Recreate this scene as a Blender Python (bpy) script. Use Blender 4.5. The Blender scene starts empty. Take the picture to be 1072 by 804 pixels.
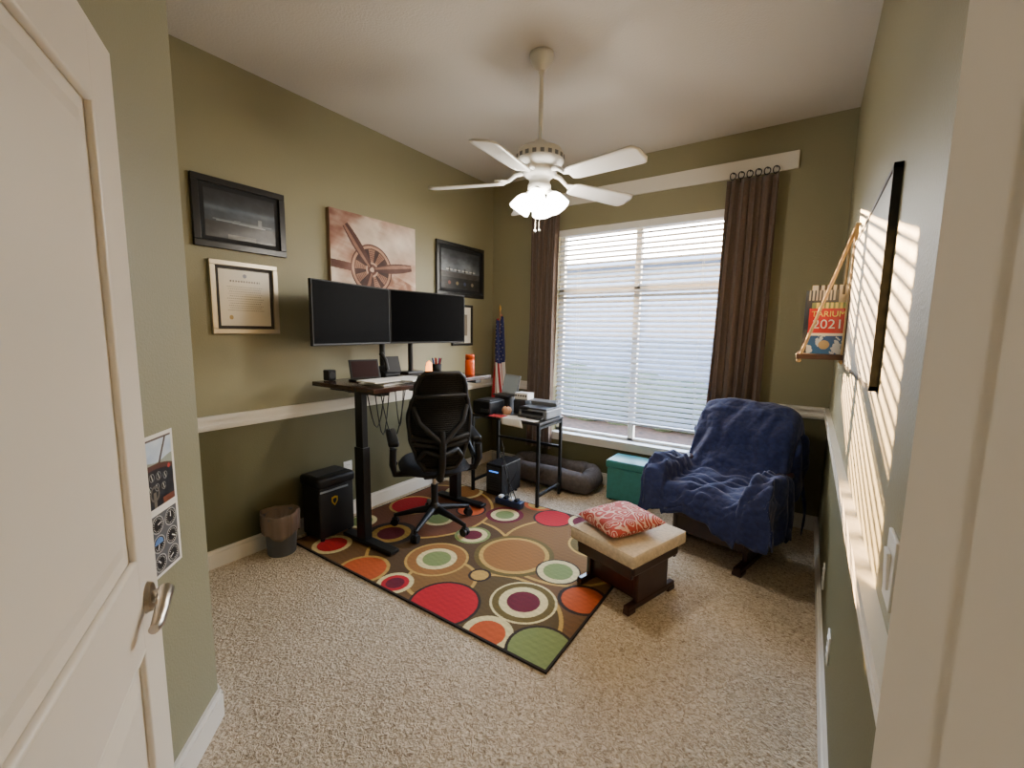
import bpy, bmesh, math, random
import numpy as np
from mathutils import Vector, Matrix, Euler, noise
random.seed(4)
W,D,H=2.87,3.633,2.798
CR=0.88
# ------------------------------------------------------------ materials
def lin(c):
    return tuple(((x/255)/12.92 if x/255<=0.04045 else ((x/255+0.055)/1.055)**2.4) for x in c)
_m={}
def mat(name,col,rough=.6,metal=0,noise_s=0,noise_a=.15,bump=0,bump_s=200,emit=0,trans=0,alpha=1,spec=None,sheen=0,coat=0):
    if name in _m: return _m[name]
    m=bpy.data.materials.new(name);m.use_nodes=True;nt=m.node_tree;b=nt.nodes['Principled BSDF']
    c=lin(col)+(1,)
    b.inputs['Base Color'].default_value=c;b.inputs['Roughness'].default_value=rough;b.inputs['Metallic'].default_value=metal
    if spec is not None:b.inputs['Specular IOR Level'].default_value=spec
    if sheen:b.inputs['Sheen Weight'].default_value=sheen
    if coat:b.inputs['Coat Weight'].default_value=coat
    if trans:b.inputs['Transmission Weight'].default_value=trans
    if alpha<1:b.inputs['Alpha'].default_value=alpha
    if emit:
        b.inputs['Emission Color'].default_value=c;b.inputs['Emission Strength'].default_value=emit
    tc=nt.nodes.new('ShaderNodeTexCoord')
    if noise_s:
        n=nt.nodes.new('ShaderNodeTexNoise');n.inputs['Scale'].default_value=noise_s;n.inputs['Detail'].default_value=5
        nt.links.new(tc.outputs['Object'],n.inputs['Vector'])
        r=nt.nodes.new('ShaderNodeValToRGB')
        r.color_ramp.elements[0].position=.3;r.color_ramp.elements[1].position=.7
        r.color_ramp.elements[0].color=tuple(x*(1-noise_a) for x in c[:3])+(1,)
        r.color_ramp.elements[1].color=tuple(min(1,x*(1+noise_a)) for x in c[:3])+(1,)
        nt.links.new(n.outputs['Fac'],r.inputs['Fac']);nt.links.new(r.outputs['Color'],b.inputs['Base Color'])
    if bump:
        n=nt.nodes.new('ShaderNodeTexNoise');n.inputs['Scale'].default_value=bump_s;n.inputs['Detail'].default_value=3
        nt.links.new(tc.outputs['Object'],n.inputs['Vector'])
        bp=nt.nodes.new('ShaderNodeBump');bp.inputs['Strength'].default_value=bump;bp.inputs['Distance'].default_value=.004
        nt.links.new(n.outputs['Fac'],bp.inputs['Height']);nt.links.new(bp.outputs['Normal'],b.inputs['Normal'])
    _m[name]=m;return m
def wallmat(name,top,bot):
    m=mat(name,top,.5,bump=.3,bump_s=140)
    nt=m.node_tree;b=nt.nodes['Principled BSDF']
    g=nt.nodes.new('ShaderNodeNewGeometry');s=nt.nodes.new('ShaderNodeSeparateXYZ');nt.links.new(g.outputs['Position'],s.inputs[0])
    c=nt.nodes.new('ShaderNodeMath');c.operation='GREATER_THAN';c.inputs[1].default_value=CR-.03;nt.links.new(s.outputs['Z'],c.inputs[0])
    x=nt.nodes.new('ShaderNodeMix');x.data_type='RGBA';x.inputs['A'].default_value=lin(bot)+(1,);x.inputs['B'].default_value=lin(top)+(1,)
    nt.links.new(c.outputs[0],x.inputs['Factor']);nt.links.new(x.outputs['Result'],b.inputs['Base Color'])
    return m
M_wall=wallmat('olive_paint',(140,135,105),(92,90,62))
M_wall1=mat('olive_paint_plain',(138,136,110),.5,bump=.3,bump_s=140)
M_hall=mat('hall_paint',(190,184,168),.6)
M_ceil=mat('ceiling_paint',(208,203,195),.8,bump=.5,bump_s=90)
M_trim=mat('white_trim',(226,221,210),.4)
M_door=mat('door_paint',(228,222,210),.38)
M_black=mat('black_plastic',(20,20,22),.5,spec=.35)
M_blackm=mat('black_metal',(20,20,22),.4,.3)
M_dark=mat('dark_grey',(45,46,50),.5)
M_grey=mat('grey_plastic',(120,124,130),.5)
M_chrome=mat('satin_nickel',(190,180,165),.28,1)
M_white=mat('white_plastic',(235,233,226),.4)
M_paper=mat('paper',(238,236,230),.7)
M_wood=mat('dark_cherry_wood',(48,22,18),.3,noise_s=14,noise_a=.3)
M_cream=mat('cream_fabric',(208,192,166),.9,noise_s=60,bump=.5,bump_s=300)
M_desk=mat('desk_laminate',(60,38,28),.22,noise_s=9,noise_a=.35)
def vcmat(name,rough=.6,coat=0,bump=0):
    if name in _m:return _m[name]
    m=mat(name,(128,128,128),rough,coat=coat,bump=bump,bump_s=350);nt=m.node_tree
    a=nt.nodes.new('ShaderNodeVertexColor');a.layer_name='Col';nt.links.new(a.outputs['Color'],nt.nodes['Principled BSDF'].inputs['Base Color']);return m
# carpet
def carpet():
    m=mat('carpet_frieze',(165,145,118),.95);nt=m.node_tree;b=nt.nodes['Principled BSDF'];tc=nt.nodes['Texture Coordinate']
    n=nt.nodes.new('ShaderNodeTexNoise');n.inputs['Scale'].default_value=62;n.inputs['Detail'].default_value=4;n.inputs['Distortion'].default_value=1.4
    n2=nt.nodes.new('ShaderNodeTexNoise');n2.inputs['Scale'].default_value=3.5;n2.inputs['Detail'].default_value=4
    v=nt.nodes.new('ShaderNodeTexVoronoi');v.inputs['Scale'].default_value=80
    for q in (n,n2,v):nt.links.new(tc.outputs['Object'],q.inputs['Vector'])
    r=nt.nodes.new('ShaderNodeValToRGB');e=r.color_ramp.elements
    e[0].position=.28;e[0].color=lin((150,128,102))+(1,);e[1].position=.64;e[1].color=lin((232,216,190))+(1,)
    k=e.new(.46);k.color=lin((202,183,154))+(1,)
    nt.links.new(n.outputs['Fac'],r.inputs['Fac'])
    x=nt.nodes.new('ShaderNodeMix');x.data_type='RGBA';x.blend_type='MULTIPLY';x.inputs['Factor'].default_value=.2
    nt.links.new(r.outputs['Color'],x.inputs['A']);nt.links.new(n2.outputs['Fac'],x.inputs['B']);nt.links.new(x.outputs['Result'],b.inputs['Base Color'])
    ad=nt.nodes.new('ShaderNodeMath');ad.operation='SUBTRACT';nt.links.new(n.outputs['Fac'],ad.inputs[0]);
    sc=nt.nodes.new('ShaderNodeMath');sc.operation='MULTIPLY';sc.inputs[1].default_value=.4;nt.links.new(v.outputs['Distance'],sc.inputs[0]);nt.links.new(sc.outputs[0],ad.inputs[1])
    bp=nt.nodes.new('ShaderNodeBump');bp.inputs['Strength'].default_value=1;bp.inputs['Distance'].default_value=.013
    nt.links.new(ad.outputs[0],bp.inputs['Height']);nt.links.new(bp.outputs['Normal'],b.inputs['Normal']);return m
M_carpet=carpet()
# ------------------------------------------------------------ builder
class B:
    def __init__(s,name):
        s.name=name;s.V=[];s.Fc=[];s.Mi=[];s.Sm=[];s.mats=[]
    def add(s,vs,fs,m,smooth=False):
        if m not in s.mats:s.mats.append(m)
        k=s.mats.index(m);o=len(s.V);s.V+= [tuple(v) for v in vs]
        for f in fs:s.Fc.append([i+o for i in f]);s.Mi.append(k);s.Sm.append(smooth)
    def box(s,c,size,m,rot=(0,0,0),bev=0,seg=2,taper=1):
        bm=bmesh.new();bmesh.ops.create_cube(bm,size=1)
        for v in bm.verts:
            t=taper if v.co.z<0 else 1
            v.co=Vector((v.co.x*size[0]*t,v.co.y*size[1]*t,v.co.z*size[2]))
        if bev:bmesh.ops.bevel(bm,geom=bm.edges[:]+bm.verts[:],offset=bev,segments=seg,profile=.5,affect='EDGES')
        R=Euler(rot).to_matrix();bm.verts.index_update()
        s.add([R@v.co+Vector(c) for v in bm.verts],[[v.index for v in f.verts] for f in bm.faces],m,bev>0 and seg>2);bm.free()
    def cyl(s,p0,p1,r0,r1=None,m=None,n=20):
        r1=r0 if r1 is None else r1
        s.tube([p0,p1],[r0,r1],m,n)
    def tube(s,pts,r,m,n=8,closed=False):
        pts=[Vector(p) for p in pts];N=len(pts);rs=r if isinstance(r,(list,tuple)) else [r]*N
        vs=[];up=None
        for i,p in enumerate(pts):
            if closed:t=(pts[(i+1)%N]-pts[i-1]).normalized()
            else:t=(pts[min(i+1,N-1)]-pts[max(i-1,0)]).normalized()
            if up is None:
                up=t.orthogonal().normalized()
            else:
                up=(up-t*up.dot(t));up=up.normalized() if up.length>1e-6 else t.orthogonal().normalized()
            w=t.cross(up)
            for k in range(n):
                a=2*math.pi*k/n;vs.append(p+(up*math.cos(a)+w*math.sin(a))*rs[i])
        fs=[]
        for i in range(N if closed else N-1):
            j=(i+1)%N
            for k in range(n):fs.append([i*n+k,i*n+(k+1)%n,j*n+(k+1)%n,j*n+k])
        s.add(vs,fs,m,True)
        if not closed:
            s.add(vs[:n],[list(range(n))[::-1]],m);s.add(vs[-n:],[list(range(n))],m)
    def lathe(s,prof,c,m,n=28,sx=1,sy=1):
        vs=[];fs=[]
        for r,z in prof:
            for k in range(n):
                a=2*math.pi*k/n;vs.append((c[0]+r*math.cos(a)*sx,c[1]+r*math.sin(a)*sy,c[2]+z))
        for i in range(len(prof)-1):
            for k in range(n):fs.append([i*n+k,i*n+(k+1)%n,(i+1)*n+(k+1)%n,(i+1)*n+k])
        s.add(vs,fs,m,True)
    def sph(s,c,r,m,n=16):
        prof=[(math.sin(math.pi*i/n),-math.cos(math.pi*i/n)) for i in range(n+1)]
        if not isinstance(r,(tuple,list)):r=(r,)*3
        s.lathe([(max(a,1e-4)*r[0],b*r[2]) for a,b in prof],c,m,n=20,sx=1,sy=r[1]/r[0])
    def grid(s,fn,nu,nv,m,thick=0):
        vs=[Vector(fn(i/nu,j/nv)) for j in range(nv+1) for i in range(nu+1)]
        fs=[[j*(nu+1)+i,j*(nu+1)+i+1,(j+1)*(nu+1)+i+1,(j+1)*(nu+1)+i] for j in range(nv) for i in range(nu)]
        if not thick:s.add(vs,fs,m,True);return
        ns=[Vector((0,0,0)) for _ in vs]
        for f in fs:
            q=(vs[f[1]]-vs[f[0]]).cross(vs[f[3]]-vs[f[0]])
            for i in f:ns[i]+=q
        v2=[v-(q.normalized()*thick if q.length>0 else q) for v,q in zip(vs,ns)]
        o=len(vs);F=fs+[[i+o for i in f[::-1]] for f in fs]
        bd=[i for i in range(nu+1)]+[j*(nu+1)+nu for j in range(1,nv+1)]+[nv*(nu+1)+i for i in range(nu-1,-1,-1)]+[j*(nu+1) for j in range(nv-1,0,-1)]
        for a,b_ in zip(bd,bd[1:]+bd[:1]):F.append([b_,a,a+o,b_+o])
        s.add(vs+v2,F,m,True)
    def done(s,loc=(0,0,0),rot=0,parent=None,bevel=0,origin=None):
        me=bpy.data.meshes.new(s.name);me.from_pydata(s.V,[],s.Fc)
        for m in s.mats:me.materials.append(m)
        me.polygons.foreach_set('material_index',s.Mi);me.polygons.foreach_set('use_smooth',s.Sm);me.update()
        bm=bmesh.new();bm.from_mesh(me);bmesh.ops.recalc_face_normals(bm,faces=bm.faces);bm.to_mesh(me);bm.free()
        ob=bpy.data.objects.new(s.name,me);bpy.context.collection.objects.link(ob);ob.location=loc
        ob.rotation_euler=rot if isinstance(rot,(tuple,list)) else (0,0,rot)
        if parent:ob.parent=parent
        if bevel:
            b=ob.modifiers.new('bev','BEVEL');b.width=bevel;b.segments=2;b.limit_method='ANGLE';b.angle_limit=math.radians(50)
        return ob
def picture(name,w,h,fn,nx,m,parent=None,loc=(0,0,0),rot=(0,0,0)):
    """flat print in local XZ plane, facing -Y, lower-left at origin; fn(U,V)->rgb 0..255 (V up)"""
    ny=max(2,int(nx*h/w));u=np.linspace(0,1,nx+1);v=np.linspace(0,1,ny+1);Ug,Vg=np.meshgrid(u,v)
    co=np.stack([Ug.ravel()*w,np.zeros(Ug.size),Vg.ravel()*h],1)
    idx=np.arange((nx+1)*(ny+1)).reshape(ny+1,nx+1)
    fs=np.stack([idx[:-1,:-1].ravel(),idx[:-1,1:].ravel(),idx[1:,1:].ravel(),idx[1:,:-1].ravel()],1)
    me=bpy.data.meshes.new(name);me.from_pydata(co.tolist(),[],fs.tolist())
    c=np.clip(fn(Ug.ravel(),Vg.ravel()),0,255)/255.
    c=np.where(c<=.04045,c/12.92,((c+.055)/1.055)**2.4)
    a=me.color_attributes.new('Col','FLOAT_COLOR','POINT');a.data.foreach_set('color',np.concatenate([c,np.ones((len(c),1))],1).ravel())
    me.materials.append(m);me.update()
    ob=bpy.data.objects.new(name,me);bpy.context.collection.objects.link(ob);ob.location=loc;ob.rotation_euler=rot
    if parent:ob.parent=parent
    return ob
def empty(name,loc=(0,0,0),rot=(0,0,0)):
    e=bpy.data.objects.new(name,None);bpy.context.collection.objects.link(e);e.location=loc;e.rotation_euler=rot;return e
def C3(*c):return np.array(c,float)
def fbm(U,V,s,seed=0):
    r=np.random.RandomState(seed);o=np.zeros_like(U)
    for k in range(5):
        for _ in range(4):
            a=r.rand()*6.28;p=r.rand()*6.28;q=s*2**k*(.7+.6*r.rand());o+=np.sin(q*(U*math.cos(a)+V*math.sin(a))+p)/2**k/4
    return o
def mixc(a,b,t):t=np.clip(t,0,1)[:,None];return a*(1-t)+b*t
# ------------------------------------------------------------ room shell
def wallbox(name,x0,x1,y0,y1,z0=0,z1=H,m=M_wall):
    b=B(name);b.box(((x0+x1)/2,(y0+y1)/2,(z0+z1)/2),(x1-x0,y1-y0,z1-z0),m);return b.done()
b=B('floor');b.box((2.05,.35,-.05),(4.5,6.86,.1),M_carpet);b.done()
b=B('ceiling');b.box((2.05,.35,H+.05),(4.5,6.86,.1),M_ceil);b.done()
wallbox('wall_left',-.12,0,.45,D+.12)
WX0,WX1,WZ0,WZ1=.73,2.22,.42,2.29
b=B('wall_back')
for x0,x1,z0,z1 in ((-.12,WX0,0,H),(WX1,W+.12,0,H),(WX0,WX1,0,WZ0),(WX0,WX1,WZ1,H)):
    b.box(((x0+x1)/2,D+.07,(z0+z1)/2),(x1-x0,.14,z1-z0),M_wall)
b.done()
wallbox('wall_right',W,W+.12,.50,D+.12)
CX,CY=1.095,.575
wallbox('wall_front',-.12,CX,.45,CY,m=M_wall1)
def slab(name,p0,p1,th,z0,z1,m,side=1,bld=None):
    """vertical slab along p0->p1, thickness to the left (side=1) or right"""
    d=Vector((p1[0]-p0[0],p1[1]-p0[1]));n=Vector((-d.y,d.x)).normalized()*th*side
    b=bld or B(name);q=[p0,p1,(p1[0]+n.x,p1[1]+n.y),(p0[0]+n.x,p0[1]+n.y)]
    b.add([(x,y,z0) for x,y in q]+[(x,y,z1) for x,y in q],[[0,1,2,3],[4,5,6,7],[0,1,5,4],[1,2,6,5],[2,3,7,6],[3,0,4,7]],m)
    return b if bld else b.done()
SUM=CX+CY
EX,EY=(SUM+2.37)/2,(SUM-2.37)/2
slab('wall_angled',(CX,CY),(EX,EY),.10,0,H,M_wall1,side=-1)
DZ=1.90
b=B('wall_doorway')
slab('',(1.3,-1.07),(2.25,-.12),.1,0,H,M_wall1,-1,b)
slab('',(2.82,.45),(4.0,1.63),.1,0,H,M_wall1,-1,b)
slab('',(2.25,-.12),(2.82,.45),.1,DZ+.02,H,M_wall1,-1,b)
b.done()
b=B('trim_doorway')
slab('',(2.25,-.12),(2.27,-.10),.1,0,DZ+.02,M_trim,-1,b)
slab('',(2.80,.43),(2.82,.45),.1,0,DZ+.02,M_trim,-1,b)
slab('',(2.25,-.12),(2.82,.45),.1,DZ,DZ+.02,M_trim,-1,b)
slab('',(2.822,.392),(2.85,.364),.010,0,DZ,M_trim,1,b)
slab('',(2.806,.436),(2.845,.475),.014,0,DZ+.05,M_trim,1,b)
slab('',(2.800,.430),(2.806,.436),.008,0,DZ+.05,M_trim,1,b)
b.done()
wallbox('wall_hall_rear',.9,4.3,-3.1,-3.0,m=M_hall)
wallbox('wall_hall_side',4.2,4.3,-3.0,3.78,m=M_hall)
wallbox('wall_hall_end',2.99,4.2,3.68,3.78,m=M_hall)
wallbox('wall_hall_left',1.1,1.2,-3.0,-1.0,m=M_hall)
# trims
def rail_profile(b,p0,p1,z,nrm):
    for dz,h,t in ((-.0,.022,.026),(-.022,.03,.014),(-.052,.018,.022),(-.070,.012,.012)):
        slab('',p0,p1,t,z+dz-h,z+dz,M_trim,nrm,b)
def base_profile(b,p0,p1,nrm):
    slab('',p0,p1,.016,0,.085,M_trim,nrm,b);slab('',p0,p1,.010,.085,.105,M_trim,nrm,b)
b=B('trim_1');rail_profile(b,(0,.58),(0,D),CR,-1);b.done()
b=B('trim_2');rail_profile(b,(0,D),(WX0-.0,D),CR,-1);rail_profile(b,(WX1,D),(W,D),CR,-1);b.done()
b=B('trim_3');rail_profile(b,(W,D),(W,.62),CR,-1);b.done()
b=B('baseboard_left');base_profile(b,(0,.58),(0,D),-1);b.done()
b=B('baseboard_back');base_profile(b,(0,D),(W,D),-1);b.done()
b=B('baseboard_right');base_profile(b,(W,D),(W,.55),-1);b.done()
b=B('baseboard_angled');base_profile(b,(CX,CY),(EX,EY),1);base_profile(b,(0,CY),(CX,CY),1);b.done()
# ------------------------------------------------------------ window + blinds + outside
b=B('window_1')
yo=D+.10
for z in (WZ0+.012,WZ1-.03,1.74):b.box(((WX0+WX1)/2,yo,z),(WX1-WX0,.045,.05 if z>1 else .024),M_trim)
for x in (WX0+.025,WX1-.025,(WX0+WX1)/2):b.box((x,yo,(WZ0+WZ1)/2),(.05,.045,WZ1-WZ0),M_trim)
b.box(((WX0+WX1)/2,D+.018,WZ0-.012),(WX1-WX0,.085,.025),M_trim)
b.box(((WX0+WX1)/2,D-.008,WZ0-.05),(WX1-WX0,.014,.05),M_trim)
b.done()
M_slat=mat('blind_slat',(200,203,208),.5)
nt=M_slat.node_tree;pb=nt.nodes['Principled BSDF'];tr=nt.nodes.new('ShaderNodeBsdfTranslucent');tr.inputs[0].default_value=(.8,.8,.8,1)
mx=nt.nodes.new('ShaderNodeMixShader');mx.inputs[0].default_value=.16;nt.links.new(pb.outputs[0],mx.inputs[1]);nt.links.new(tr.outputs[0],mx.inputs[2])
nt.links.new(mx.outputs[0],nt.nodes['Material Output'].inputs[0])
b=B('window_blind')
yb=D+.035
z=.62
while z<WZ1-.07:
    b.box(((WX0+WX1)/2,yb,z),(WX1-WX0-.03,.046,.0028),M_slat,rot=(math.radians(32),0,0))
    z+=.0425
b.box(((WX0+WX1)/2,yb,WZ1-.03),(WX1-WX0-.02,.06,.055),M_white)
b.box(((WX0+WX1)/2,yb,.585),(WX1-WX0-.03,.045,.018),M_slat)
for x in (.95,1.475,2.0):
    for dy in (-.026,.026):b.tube([(x,yb+dy,.585),(x,yb+dy,WZ1-.04)],.0012,M_white,4)
b.done()
M_mulch=mat('mulch',(70,50,38),.95,noise_s=12,noise_a=.5)
b=B('ground_outside');b.box((1.5,D+6.2,-.25),(24,12,.1),M_mulch);b.done()
M_hedge=mat('hedge_leaf',(50,62,40),.9,noise_s=9,noise_a=.5)
b=B('hedge')
for i in range(34):
    x=-4+i*.35+random.uniform(-.1,.1);b.sph((x,D+3.6+random.uniform(-.2,.2),.15+random.uniform(-.05,.15)),(.38,.35,.42+random.uniform(0,.15)),M_hedge,10)
b.done()
M_stucco=mat('stucco',(92,108,134),.9,noise_s=5)
b=B('sun_block_house');b.box((-2.5,D+7.5,1.35),(15,.3,3.3),M_stucco);b.box((-2.5,D+7.4,3.03),(15.6,1.0,.12),M_stucco);b.done()  # added backdrop house, its height set to block low sun rays
b=B('sun_block_overhang');b.box((1.5,D+.41,2.50),(8,.54,.10),M_trim);b.done()  # overhang added outside to cut high sun on the right wall
# ------------------------------------------------------------ curtain board, rings, curtains
b=B('curtain_board');b.box((1.515,D-.011,2.545),(2.11,.022,.115),M_trim);b.done(bevel=.003)
M_curt=mat('brown_curtain',(94,76,64),.85,noise_s=70,noise_a=.18,sheen=.3,bump=.4,bump_s=400)
def curtain(name,x0t,x1t,x0b,x1b,zb,folds,seed):
    b=B(name);r=random.Random(seed);ph=r.random()*6
    def fn(u,v):
        z=2.455+(zb-2.455)*v
        uu=u+.02*math.sin(5*v+ph+u*6)
        x=(x0t+(x1t-x0t)*u)*(1-v)+(x0b+(x1b-x0b)*u)*v
        A=.018+.014*v
        y=D-.070+A*math.sin(2*math.pi*folds*uu+ph)+.006*math.sin(4*math.pi*folds*uu*1.3+2+v*2)
        return (x+.006*math.sin(2*math.pi*folds*uu*2+ph),y,z)
    b.grid(fn,110,40,M_curt,.003)
    n=6
    for i in range(n):
        x=x0t+(x1t-x0t)*(i+.5)/n
        b.tube([(x+.019*math.cos(a),D-.045+.006*math.sin(a*2),2.492+.024*math.sin(a)) for a in [2*math.pi*k/16 for k in range(16)]],.0035,M_blackm,6,closed=True)
        b.cyl((x,D-.022,2.515),(x,D-.05,2.515),.004,None,M_blackm,8)
        b.cyl((x,D-.06,2.47),(x,D-.06,2.435),.003,None,M_blackm,6)
    b.done()
curtain('window_curtain',.49,.78,.47,.76,.26,5,1)
curtain('window_curtain',2.15,2.47,2.09,2.45,.12,5,2)
# ------------------------------------------------------------ ceiling fan
FX,FY=1.46,2.095
M_fan=mat('fan_white',(228,226,220),.35)
M_glass=mat('lit_glass_shade',(255,248,236),.3,emit=22)
b=B('ceiling_fan')
b.lathe([(.0,H),(.062,H),(.064,H-.02),(.05,H-.05),(.026,H-.075),(.014,H-.08)],(FX,FY,0),M_fan)
b.cyl((FX,FY,H-.07),(FX,FY,2.36),.0115,None,M_fan,14)
b.lathe([(.012,2.38),(.03,2.37),(.035,2.345),(.075,2.34),(.115,2.325),(.128,2.297),(.128,2.267),(.112,2.244),(.085,2.23),(.085,2.22),(.092,2.21),(.07,2.19),(.055,2.18),(.055,2.155),(.062,2.15),(.062,2.13),(.045,2.115),(.0,2.11)],(FX,FY,0),M_fan,36)
for k in range(20):
    a=2*math.pi*k/20;b.box((FX+.129*math.cos(a),FY+.129*math.sin(a),2.282),(.003,.02,.02),M_grey,rot=(0,0,a))
for i in range(5):
    a=math.radians(61+72*i);ca,sa=math.cos(a),math.sin(a)
    def T(r,s,z):return (FX+r*ca-s*sa,FY+r*sa+s*ca,z-.018)
    b.tube([T(.08,0,2.235),T(.13,0,2.225),T(.17,0,2.195),T(.22,0,2.19)],[.014,.012,.010,.012],M_fan,8)
    for sg in (-1,1):b.tube([T(.17,0,2.195),T(.20,.025*sg,2.19),T(.24,.03*sg,2.188)],.007,M_fan,6)
    def fn(u,v):
        r=.20+.41*u
        w=.052+.018*u
        if u>.9:w*=math.sqrt(max(0,1-((u-.9)/.1)**2))*.5+.5
        if u<.06:w*=.75+.25*u/.06
        s=(v*2-1)*w
        return T(r,s,2.185+s*math.tan(math.radians(-13))-.01*u)
    b.grid(fn,24,6,M_fan,.007)
for i in range(4):
    a=math.radians(20+90*i);ca,sa=math.cos(a),math.sin(a)
    ax=Vector((ca*.56,sa*.56,-.82)).normalized();p=Vector((FX+.045*ca,FY+.045*sa,2.125))
    b.cyl(p,p+ax*.035,.014,.02,M_fan,12)
    q=p+ax*.03
    pts=[q+ax*t for t in (0,.012,.03,.055,.08,.090,.095)]
    b.tube(pts,[.022,.034,.045,.052,.057,.058,.050],M_glass,18)
for dx in (-.01,.016):
    b.tube([(FX+dx,FY-.02,2.12),(FX+dx,FY-.02,1.92)],.0015,M_chrome,5);b.sph((FX+dx,FY-.02,1.91),.007,M_white,8)
b.done()
def plight(name,loc,e,col,r=.05,shadow=True):
    l=bpy.data.lights.new(name,'POINT');l.energy=e;l.color=col;l.shadow_soft_size=r;o=bpy.data.objects.new(name,l);bpy.context.collection.objects.link(o);o.location=loc;return o
plight('fan_bulb',(FX,FY,1.955),24,(1,.92,.80),.07)
# ------------------------------------------------------------ door (open)
ang=math.atan2(.461,-.887)
b=B('door_1')
dw,dt=.752,.036
z0,z1=.012,1.855
st=.118 # stile
b.box((st/2,0,(z0+z1)/2),(st,dt,z1-z0),M_door);b.box((dw-st/2,0,(z0+z1)/2),(st,dt,z1-z0),M_door)
PT=z1-.125
for a,c in ((z0,.22),(.78,.95),(PT,z1)):b.box((dw/2,0,(a+c)/2),(dw-2*st+.002,dt,c-a),M_door)
for a,c in ((.22,.78),(.95,PT)):
    b.box((dw/2,0,(a+c)/2),(dw-2*st,dt-.020,c-a),M_door)
    for sy in (-1,1):
        x0,x1=st+.03,dw-st-.03;y=sy*(dt/2-.010);y2=sy*(dt/2-.002);q=.03
        V=[(x0,y,a+.03),(x1,y,a+.03),(x1,y,c-.03),(x0,y,c-.03),(x0+q,y2,a+.03+q),(x1-q,y2,a+.03+q),(x1-q,y2,c-.03-q),(x0+q,y2,c-.03-q)]
        b.add(V,[[0,1,5,4],[1,2,6,5],[2,3,7,6],[3,0,4,7],[4,5,6,7]],M_door)
        for p,q2 in (((st,a),(dw-st,a)),((dw-st,a),(dw-st,c)),((dw-st,c),(st,c)),((st,c),(st,a))):
            b.tube([(p[0],sy*(dt/2-.006),p[1]),(q2[0],sy*(dt/2-.006),q2[1])],.0075,M_door,8)
kx,kz=dw-.080,.862
for sy in (-1,1):
    b.cyl((kx,sy*dt/2,kz),(kx,sy*(dt/2+.008),kz),.029,.026,M_chrome,24)
    b.cyl((kx,sy*(dt/2+.008),kz),(kx,sy*(dt/2+.026),kz),.011,.012,M_chrome,14)
    b.tube([(kx+.010,sy*(dt/2+.026),kz+.002),(kx-.022,sy*(dt/2+.030),kz+.004),(kx-.05,sy*(dt/2+.030),kz-.006),(kx-.075,sy*(dt/2+.028),kz-.018),(kx-.094,sy*(dt/2+.027),kz-.014)],[.014,.012,.011,.010,.008],M_chrome,10)
b.box((dw,0,kz),(.003,.024,.055),M_chrome)
b.done(loc=(2.311,-.076,0),rot=ang,bevel=.0015)
# ------------------------------------------------------------ rug
rug_c=[
(1.63,1.74,[(.085,'mar'),(.125,'cre'),(.16,'olv'),(.172,'cre')]),
(1.62,1.45,[(.085,'rus'),(.12,'cre')]),
(1.31,1.50,[(.17,'red'),(.185,'dk')]),
(.975,1.475,[(.05,'mar'),(.075,'red'),(.10,'cre')]),
(.98,1.79,[(.085,'grn'),(.12,'cre'),(.175,'brn'),(.19,'gld')]),
(1.33,2.10,[(.19,'brn'),(.215,'gld'),(.245,'olv')]),
(1.64,2.09,[(.085,'grn'),(.12,'cre'),(.13,'dk')]),
(1.87,1.93,[(.11,'rus'),(.13,'dk')]),
(1.27,2.70,[(.13,'red'),(.145,'dk')]),
(.95,2.54,[(.07,'grn'),(.105,'cre'),(.14,'mar')]),
(.96,2.15,[(.065,'mar'),(.10,'cre'),(.12,'grn')]),
(.69,2.46,[(.10,'rus'),(.115,'dk')]),
(1.68,2.50,[(.06,'mar'),(.09,'cre'),(.15,'olv'),(.165,'gld')]),
(.72,1.46,[(.13,'rus'),(.15,'gld')]),
(1.87,1.50,[(.14,'grn'),(.155,'dk')]),
(.32,1.53,[(.09,'red'),(.12,'cre')]),
(.26,2.27,[(.16,'red'),(.18,'gld')]),
(.50,1.85,[(.09,'mar'),(.13,'gld'),(.17,'dk')]),
(.60,2.20,[(.08,'grn'),(.11,'cre')]),
(1.50,2.78,[(.10,'mar'),(.13,'cre')]),
(1.88,2.72,[(.12,'grn'),(.15,'gld')]),
(1.06,2.86,[(.09,'gld'),(.12,'rus')]),
(.40,2.72,[(.13,'brn'),(.16,'cre')]),
(1.93,2.25,[(.07,'cre'),(.11,'red')]),
(.18,1.85,[(.08,'grn'),(.11,'cre')]),
(1.30,1.80,[(.05,'gld'),(.065,'dk')]),
]
cols=dict(mar=(100,18,38),cre=(222,206,150),olv=(100,84,34),red=(184,20,34),rus=(190,84,34),grn=(126,140,82),brn=(148,100,48),gld=(192,154,78),dk=(44,30,20))
RX0,RX1,RY0,RY1=.08,1.955,1.405,2.84
def rugf(U,V):
    X=RX0+U*(RX1-RX0);Y=RY0+V*(RY1-RY0)
    out=np.tile(C3(108,76,40),(len(U),1))
    for cx,cy,r,c in ((.9,1.9,.45,(80,58,30)),(1.55,2.35,.42,(124,88,44)),(1.55,1.55,.36,(88,70,34)),(.4,2.3,.5,(108,62,36)),(1.15,1.65,.2,(130,94,46))):
        d=np.hypot(X-cx,Y-cy);out[d<r]=c;out[(d>r-.02)&(d<r)]=cols['gld']
    for cx,cy,rings in rug_c:
        d=np.hypot(X-cx,Y-cy)
        for r,c in reversed(rings):out[d<r]=cols[c]
    e=np.minimum(np.minimum(X-RX0,RX1-X),np.minimum(Y-RY0,RY1-Y));out[e<.012]=(36,26,20)
    return out*(1+.06*fbm(U,V,300,5))[:,None]
M_rug=vcmat('rug_pile',.95,bump=.6)
rug=picture('area_rug',RX1-RX0,RY1-RY0,rugf,620,M_rug)
rug.data.transform(Matrix.Rotation(math.radians(-90),4,'X'))
rug.location=(RX0,RY0,.012)
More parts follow.
